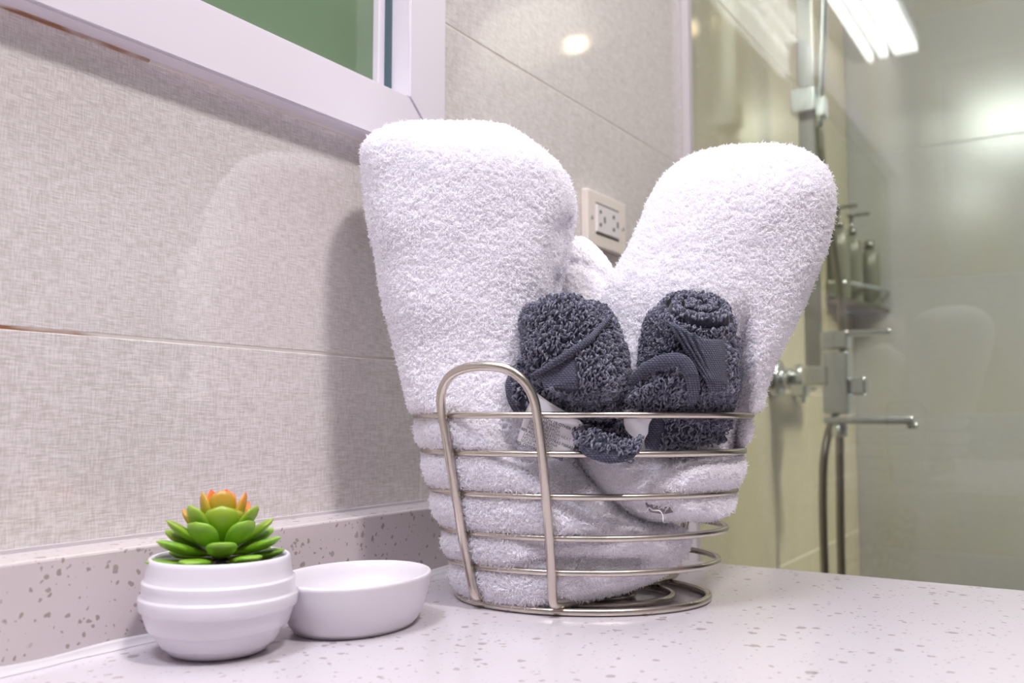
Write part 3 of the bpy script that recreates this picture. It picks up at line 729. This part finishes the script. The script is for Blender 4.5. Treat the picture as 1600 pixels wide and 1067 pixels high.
flap('loop_tail', wc1, [[(896, 662, -0.076), (925, 668, -0.082), (955, 682, -0.086), (985, 688, -0.084), (1001, 682, -0.078)],
                        [(898, 686, -0.084), (925, 690, -0.0905), (955, 702, -0.0925), (985, 702, -0.090), (1004, 690, -0.082)],
                        [(904, 702, -0.086), (925, 708, -0.0925), (955, 716, -0.0945), (985, 714, -0.092), (1005, 694, -0.083)],
                        [(914, 712, -0.085), (930, 720, -0.091), (955, 726, -0.093), (985, 720, -0.090), (1003, 698, -0.082)]], 39,
     hem=lambda u, v: (v > 0.50), thick=0.0035, nu=50, nv=34, inside=False)
tb = crspline(np.array([at(*q) for q in [(976, 719, -0.093), (984, 717, -0.094), (990, 719, -0.094), (986, 723, -0.094), (978, 721, -0.093)]]), 24)
tube('hanging_thread', tb, 0.0005, M['hem'], wc1, 6)
# care tag with its print
def care_tag(parent, grid, label, inside=False):
    VA, FA, *_ = sheet_geo(grid, 20, 16, 0.0006, 0); VA = tuck(VA) if inside else VA; return mk('care_tag', VA, FA, M['tag'], parent, label=label)
tg = care_tag(wc1, [[(836, 612, -0.0790), (862, 630, -0.0790), (890, 646, -0.0790)], [(821, 643, -0.0805), (866, 650, -0.0805), (912, 664, -0.0805)],
                    [(814, 668, -0.0800), (856, 680, -0.0800), (902, 688, -0.0800)], [(806, 692, -0.0790), (850, 706, -0.0790), (891, 712, -0.0790)]], 'white satin care tag with fine dark print')
def text_line(parent, body, px, py, px2, py2, t, size, bold=False):
    """a printed line: from (px, py) heading to (px2, py2) on the tag's plane"""
    cu = bpy.data.curves.new('care_text', 'FONT'); cu.body = body; cu.size = size; cu.offset = 0.00004 if bold else 0.0
    cu.extrude = 0.00002; cu.materials.append(M['ink'])
    P0 = at(px, py, t); ex = unit(at(px2, py2, t) - P0); ey = unit(np.cross(-VV, ex)); ez = np.cross(ex, ey)
    tmp = bpy.data.objects.new('care_text', cu); me = bpy.data.meshes.new_from_object(tmp); bpy.data.objects.remove(tmp); bpy.data.curves.remove(cu)
    me.name = 'care_text'; o = link('care_text', me, parent); P0 = P0 - org(parent)
    o.matrix_local = Matrix(((ex[0], ey[0], ez[0], P0[0]), (ex[1], ey[1], ez[1], P0[1]), (ex[2], ey[2], ez[2], P0[2]), (0, 0, 0, 1)))
    return o
lines = [('98% COTTON 2% OTHER FIBERS', 1), ('    MACHINE WASH', 0), ('    DO NOT BLEACH', 0), ('    TUMBLE DRY LOW HEAT', 0), ('    WASH SEPARATELY', 0), ('98% ALGODON OTRAS FIBRAS', 1), ('    LAVAR A MAQUINA', 0), ('    NO USAR CLORO', 0), ('    SECAR A BAJO CALOR', 0), ('98% COTON AUTRES FIBRES', 1)]
for i, (b, bold) in enumerate(lines):
    x0 = 825 - i * 2.3; y0 = 646.5 + i * 5.0
    text_line(tg, b, x0, y0, x0 + 70, y0 + 27, -0.0818, 0.0024, bool(bold))

wc2 = thing('rolled_washcloth', 'charcoal washcloth with a spiral rolled top and ribbed band, leaning on the right towel', 'washcloth', tuple(at(1080, 640, -0.045)), 'charcoal washcloths tucked in the basket')
E_secs = [((1006, 668), (1142, 664)), ((1000, 640), (1143, 636)), ((1001, 600), (1145, 600)), ((1004, 555), (1148, 556)), ((1008, 520), (1146, 532)), ((1013, 500), (1122, 520)), ((1022, 488), (1062, 512))]
V, Fq = loft(E_secs, [-0.042] * 7, [0.026, 0.030, 0.031, 0.031, 0.030, 0.027, 0.018], 90, 80, 2.3, 0.0012, 70, 41)
cloth_part('roll', wc2, V, Fq, 41)
# spiral roll sticking out of the top, tipped towards the front
ax = unit(0.80 * np.array([0, 0, 1.0]) - 0.58 * VV + 0.12 * UU); e1 = unit(np.cross(ax, VV)); e2 = np.cross(ax, e1)
c0 = at(1090, 474, -0.062)
nr, nth, RS = 46, 120, 0.0245
rad_ = np.concatenate([np.linspace(0.0006, RS, nr), np.full(14, RS)]); dep = np.concatenate([np.zeros(nr), np.linspace(0.003, 0.052, 14)])
ang = np.linspace(0, 2 * np.pi, nth, endpoint=False); RR, AA = np.meshgrid(rad_, ang, indexing='ij'); DD = np.repeat(dep[:, None], nth, 1)
ph = (RR / 0.0088 - AA / (2 * np.pi)) % 1.0; ph = np.minimum(ph, 1 - ph)
edge = np.clip((RR - 0.016) / (RS - 0.016), 0, 1)
H_ = -0.0075 * edge ** 2.2 + 0.0012 * np.cos(np.clip(RR / RS, 0, 1) * np.pi) - 0.0075 * np.exp(-(ph / 0.17) ** 2) * (DD == 0) * np.clip((RS * 1.03 - RR) / 0.004, 0, 1) - 0.004 * np.exp(-(RR / 0.003) ** 2)
R2 = RR * (1 + 0.05 * np.sin(AA * 2 + 0.6)) - 0.0016 * edge ** 3 * (DD == 0)
P_ = c0 + (R2 * np.cos(AA))[..., None] * e1 + (R2 * np.sin(AA))[..., None] * e2 + (H_ - DD)[..., None] * ax
k_, n_ = P_.shape[:2]; V = P_.reshape(-1, 3)
Fq = [(i * n_ + j, i * n_ + (j + 1) % n_, (i + 1) * n_ + (j + 1) % n_, (i + 1) * n_ + j) for i in range(k_ - 1) for j in range(n_)]
N = vnormals(V, Fq)
if (N.reshape(k_, n_, 3)[10] @ ax).mean() < 0: Fq = [f[::-1] for f in Fq]; N = -N
FA = list(Fq) + [tuple(range(n_)), tuple((k_ - 1) * n_ + q for q in range(n_))]
o = mk('spiral_roll', V, FA, M['char'], wc2)
furrow = (np.exp(-(ph / 0.17) ** 2) * (DD == 0) > 0.25).reshape(-1)
pile('terry_pile', o, V, Fq, N, M['char_pile'], seed=43, mask=~furrow, **dict(LOOP, per_m2=5.0e5, h=0.0014, w=0.0022, lean=0.25))
# ribbed hem band running diagonally
flap('ribbed_band', wc2, [[(1038, 500, -0.074), (1077, 519, -0.0825), (1115, 529, -0.078), (1152, 523, -0.054)],
                          [(1062, 530, -0.0785), (1095, 546, -0.0825), (1125, 553, -0.076), (1151, 548, -0.053)],
                          [(1088, 568, -0.0805), (1110, 578, -0.0805), (1131, 583, -0.073), (1149, 578, -0.053)],
                          [(1115, 610, -0.0795), (1126, 616, -0.0765), (1137, 618, -0.069), (1146, 612, -0.053)],
                          [(1132, 642, -0.072), (1136, 646, -0.070), (1140, 646, -0.065), (1144, 640, -0.053)]], 45, hem=lambda u, v: u > -1, thick=0.004, lump=0.0004, nv=44, piled=False)
for k in range(4):                             # the band's raised ribs
    q = np.linspace(0.02, 0.98, 5); x0 = 1044 + k * 13; y0 = 503 + k * 5.5 - k * k * 0.3
    xs = [x0 + (1134 - x0) * w_ for w_ in q]; ys = [y0 + (640 - y0) * w_ for w_ in q]
    pts = [at(x_, y_, t_ - 0.0012) for x_, y_, t_ in zip(xs, ys, [(-0.0765, -0.0790, -0.0805, -0.0795, -0.0725), (-0.0795, -0.0815, -0.0815, -0.0785, -0.072), (-0.0815, -0.0825, -0.0805, -0.0775, -0.0715), (-0.0825, -0.0815, -0.0785, -0.0755, -0.071)][k])]
    tube('rib', tuck(crspline(np.array(pts), 30)), 0.0009, M['hem'], wc2, 6)
# folded lower corner: terry cushion framed by an arched hem
flap('corner_fold', wc2, [[(988, 600, -0.070), (1020, 574, -0.080), (1056, 566, -0.082), (1080, 580, -0.080)],
                          [(984, 620, -0.074), (1018, 608, -0.088), (1054, 606, -0.090), (1082, 612, -0.086)],
                          [(984, 640, -0.074), (1018, 634, -0.088), (1052, 636, -0.090), (1080, 636, -0.084)],
                          [(990, 652, -0.070), (1020, 648, -0.080), (1050, 652, -0.082), (1074, 650, -0.078)]], 47, thick=0.005)
arc = np.array([at(*q) for q in [(983, 602, -0.076), (1000, 584, -0.082), (1022, 569, -0.088), (1048, 562, -0.091), (1068, 566, -0.091), (1080, 584, -0.090), (1086, 606, -0.089), (1084, 630, -0.088), (1072, 644, -0.086), (1052, 647, -0.084), (1030, 641, -0.081)]])
arc = crspline(arc, 70); ra = 0.0031 + 0.0012 * np.sin(np.linspace(0, math.pi, 70)); ra[:4] = np.linspace(0.001, ra[4], 4); ra[-8:] = np.linspace(ra[-8], 0.0008, 8)
aV, aF = tube_geo(arc, 0.0035, 16, rad=ra); cl = np.concatenate([np.repeat(arc, 16, 0)]); dv = (aV - cl) @ VV
aV = aV - (0.55 * dv)[:, None] * VV + (0.0004 * noise3(aV, 260, 61))[:, None] * UU
mk('arched_hem', tuck(aV), aF, M['hem'], wc2)
flap('side_flap', wc2, [[(1136, 560, -0.058), (1151, 566, -0.057), (1166, 572, -0.052)], [(1136, 600, -0.058), (1150, 606, -0.057), (1161, 610, -0.052)], [(1136, 640, -0.052), (1145, 641, -0.050), (1154, 640, -0.046)]], 49,
     hem=lambda u, v: (u > 0.55) | (v < 0.15), thick=0.005, nu=26, nv=34)
flap('lower_fold', wc2, [[(1008, 645, -0.070), (1040, 650, -0.079), (1075, 650, -0.078), (1110, 648, -0.070)],
                         [(1008, 668, -0.070), (1038, 674, -0.080), (1072, 676, -0.079), (1106, 670, -0.070)],
                         [(1004, 690, -0.069), (1034, 698, -0.078), (1066, 700, -0.078), (1096, 692, -0.070)],
                         [(1006, 704, -0.066), (1034, 708, -0.073), (1064, 709, -0.073), (1090, 704, -0.067)]], 51, hem=lambda u, v: u < 0.34, thick=0.005)
flap('lower_corner', wc2, [[(1098, 645, -0.064), (1120, 646, -0.060), (1142, 645, -0.052)], [(1100, 668, -0.063), (1122, 670, -0.060), (1142, 668, -0.052)], [(1090, 700, -0.060), (1118, 696, -0.058), (1141, 690, -0.051)]], 53,
     hem=lambda u, v: (u < 0.3) & (v < 0.5), thick=0.006, nu=32, nv=30)
tg2 = care_tag(wc2, [[(975, 641, -0.0800), (1010, 634, -0.0805), (1040, 631, -0.0905)], [(976, 664, -0.0800), (1002, 664, -0.0808), (1018, 660, -0.0812)],
                     [(982, 676, -0.0798), (1000, 680, -0.0804), (1015, 676, -0.0806)], [(996, 688, -0.0795), (1005, 690, -0.080), (1010, 686, -0.080)]], 'blank white care tag, folded', True)
V, Fc = tube_geo(S2W(*[np.array(x) for x in zip(*[(0.0028 * math.cos(q), 0.0, 0.0018 * math.sin(q)) for q in np.linspace(0, 2 * np.pi, 24, endpoint=False)])]) - S2W(0.0, 0.0, 0.0) + tuck(at(1023, 646, -0.0870)[None])[0] - 0.0012 * VV, 0.00025, 6, True)
mk('printed_ring', V, Fc, M['ink'], tg2)

# ------------------------------------------------------------------ shower fittings on the tile wall behind the glass
def lathe_x(prof, c, n=40):
    """lathe around an axis along x; prof (r, x)"""
    V, Fc = lathe_geo(prof, (0, 0, 0), n); return np.array([(c[0] + z, c[1] + a, c[2] + b) for a, b, z in V]), Fc
YM = 1.56
mx = thing('shower_mixer', 'chrome shower mixer tap with flat lever and spout behind the glass', 'faucet', (0.0, YM, 0.18))
for y in (YM, YM + 0.15):
    V, Fc = lathe_x([(0, 0.0005), (0.0330, 0.0005), (0.0335, 0.006), (0.030, 0.016), (0.018, 0.019), (0.0, 0.019)], (0, y, 0.186)); mk('wall_flange', V, Fc, M['chrome'], mx)
    V, Fc = lathe_x([(0, 0.018), (0.017, 0.018), (0.017, 0.034), (0.0125, 0.036), (0.0125, 0.060), (0.0, 0.060)], (0, y, 0.186)); mk('inlet_nut', V, Fc, M['chrome'], mx)
boxes('mixer_body', [((0.056, YM - 0.022, 0.172), (0.100, YM + 0.172, 0.206))], M['chrome'], mx, 0.005)
boxes('column', [((0.088, YM - 0.020, 0.126), (0.130, YM + 0.022, 0.228))], M['chrome'], mx, 0.003)
boxes('lever', [((0.088, YM - 0.020, 0.232), (0.131, YM + 0.022, 0.262)), ((0.120, YM - 0.016, 0.2535), (0.196, YM + 0.018, 0.262))], M['chrome'], mx, 0.003)
boxes('diverter_knob', [((0.1295, YM - 0.014, 0.156), (0.156, YM + 0.014, 0.186))], M['chrome'], mx, 0.004)
boxes('spout', [((0.088, YM - 0.020, 0.110), (0.226, YM + 0.020, 0.122)), ((0.214, YM - 0.014, 0.103), (0.231, YM + 0.014, 0.112))], M['chrome'], mx, 0.003)
boxes('valve', [((0.034, YM - 0.014, 0.156), (0.060, YM + 0.014, 0.176)), ((0.042, YM - 0.008, 0.144), (0.056, YM + 0.008, 0.158))], M['chrome'], mx, 0.003)
V, Fc = lathe_geo([(0, 0.0), (0.0125, 0), (0.0135, 0.004), (0.0135, 0.016), (0.010, 0.021), (0, 0.021)], (0.110, YM, 0.0895), 24); mk('hose_nut', V, Fc, M['chrome'], mx)
rs = thing('shower_riser', 'flat chrome shower riser bar with a square bracket behind the glass', 'shower rail', (0.062, YM + 0.03, 0.206))
boxes('riser_bar', [((0.054, YM + 0.012, 0.204), (0.082, YM + 0.024, 1.40))], M['riser'], rs, 0.002)
boxes('slider_bracket', [((0.046, YM - 0.012, 0.640), (0.088, YM + 0.028, 0.684)), ((0.086, YM - 0.008, 0.628), (0.104, YM + 0.016, 0.664))], M['chrome'], rs, 0.003)
boxes('wall_bracket', [((0.0005, YM + 0.006, 1.30), (0.060, YM + 0.028, 1.33))], M['chrome'], rs, 0.002)
hd = thing('hand_shower', 'chrome hand shower standing in the bracket of the riser bar', 'shower head', (0.095, YM, 0.65))
tube('wand', crspline(np.array([(0.092, YM, 0.612), (0.098, YM - 0.004, 0.70), (0.112, YM - 0.02, 0.86), (0.130, YM - 0.05, 1.02)]), 30), 0.0075, M['chrome'], hd, 16, rad=np.linspace(0.0062, 0.0105, 30))
V, Fc = lathe_geo([(0, 0), (0.045, 0), (0.05, 0.006), (0.03, 0.016), (0.012, 0.022), (0, 0.022)], (0.135, YM - 0.06, 1.015), 32); mk('spray_head', V, Fc, M['chrome'], hd)
hose = crspline(np.array([(0.092, YM + 0.002, 0.611), (0.093, YM + 0.006, 0.55), (0.099, YM + 0.022, 0.46), (0.110, YM + 0.034, 0.34), (0.112, YM + 0.036, 0.20), (0.106, YM + 0.036, 0.15), (0.090, YM + 0.026, 0.105), (0.083, YM + 0.010, 0.06), (0.0805, YM + 0.002, 0.0), (0.080, YM, -0.10), (0.082, YM, -0.32), (0.088, YM, -0.50), (0.099, YM, -0.50), (0.106, YM, -0.32), (0.107, YM, -0.10), (0.109, YM, 0.02), (0.1105, YM, 0.090)]), 240)
hV, hF = tube_geo(hose, 0.0068, 12)
props(mk('shower_hose', hV, hF, M['steel_hose']), 'flexible steel shower hose hanging in a loop below the mixer', 'hose')

# corner caddy with three pump bottles
cd = thing('corner_shelf', 'small metal corner shelf holding pump bottles in the shower corner', 'shelf', (0.0, 2.2, 0.365))
pl = [(0.0005, 2.1990), (0.0005, 1.955), (0.030, 1.955), (0.078, 2.105), (0.082, 2.199)]
def plate(name, pl, z0, z1, mat, parent):
    n = len(pl); V = [(x, y, z0) for x, y in pl] + [(x, y, z1) for x, y in pl]
    Fc = [tuple(range(n))[::-1], tuple(range(n, 2 * n))] + [(i, (i + 1) % n, n + (i + 1) % n, n + i) for i in range(n)]
    return mk(name, V, Fc, mat, parent, smooth=False)
plate('shelf_plate', pl, 0.358, 0.366, M['steel_hose'], cd)
tube('guard_rail', np.array([(0.003, 1.957, 0.402), (0.030, 1.957, 0.402), (0.077, 2.106, 0.402), (0.081, 2.197, 0.402)]), 0.004, M['chrome'], cd, 8)
boxes('front_panel', [((0.003, 1.957, 0.372), (0.032, 1.961, 0.398))], M['bottle'], cd, 0.001)
for k, (x, y, hh, lab) in enumerate([(0.022, 1.985, 0.150, 'smoky pump bottle nearest the riser on the corner shelf'), (0.030, 2.070, 0.148, 'middle smoky pump bottle on the corner shelf'), (0.050, 2.150, 0.128, 'shorter smoky bottle furthest into the corner of the shelf')]):
    b = thing('pump_bottle', lab, 'bottle', (x, y, 0.3662), 'pump bottles on the corner shelf')
    V, Fc = lathe_geo([(0, 0.0002), (0.020, 0.0002), (0.0215, 0.003), (0.0215, hh - 0.012), (0.018, hh - 0.003), (0.009, hh), (0.009, hh + 0.006), (0, hh + 0.006)], (x, y, 0.3662), 32); mk('bottle_body', V, Fc, M['bottle'], b)
    if k < 2:
        V, Fc = lathe_geo([(0, hh + 0.005), (0.010, hh + 0.005), (0.010, hh + 0.018), (0.004, hh + 0.020), (0.004, hh + 0.044), (0.008, hh + 0.045), (0.008, hh + 0.052), (0, hh + 0.053)], (x, y, 0.3662), 24); mk('pump', V, Fc, M['lid'], b)
        boxes('nozzle', [((x, y - 0.004, 0.3662 + hh + 0.0455), (x + 0.040, y + 0.004, 0.3662 + hh + 0.052))], M['lid'], b, 0.002)
    else:
        V, Fc = lathe_geo([(0, hh + 0.005), (0.0105, hh + 0.005), (0.0105, hh + 0.022), (0, hh + 0.023)], (x, y, 0.3662), 24); mk('cap', V, Fc, M['lid'], b)
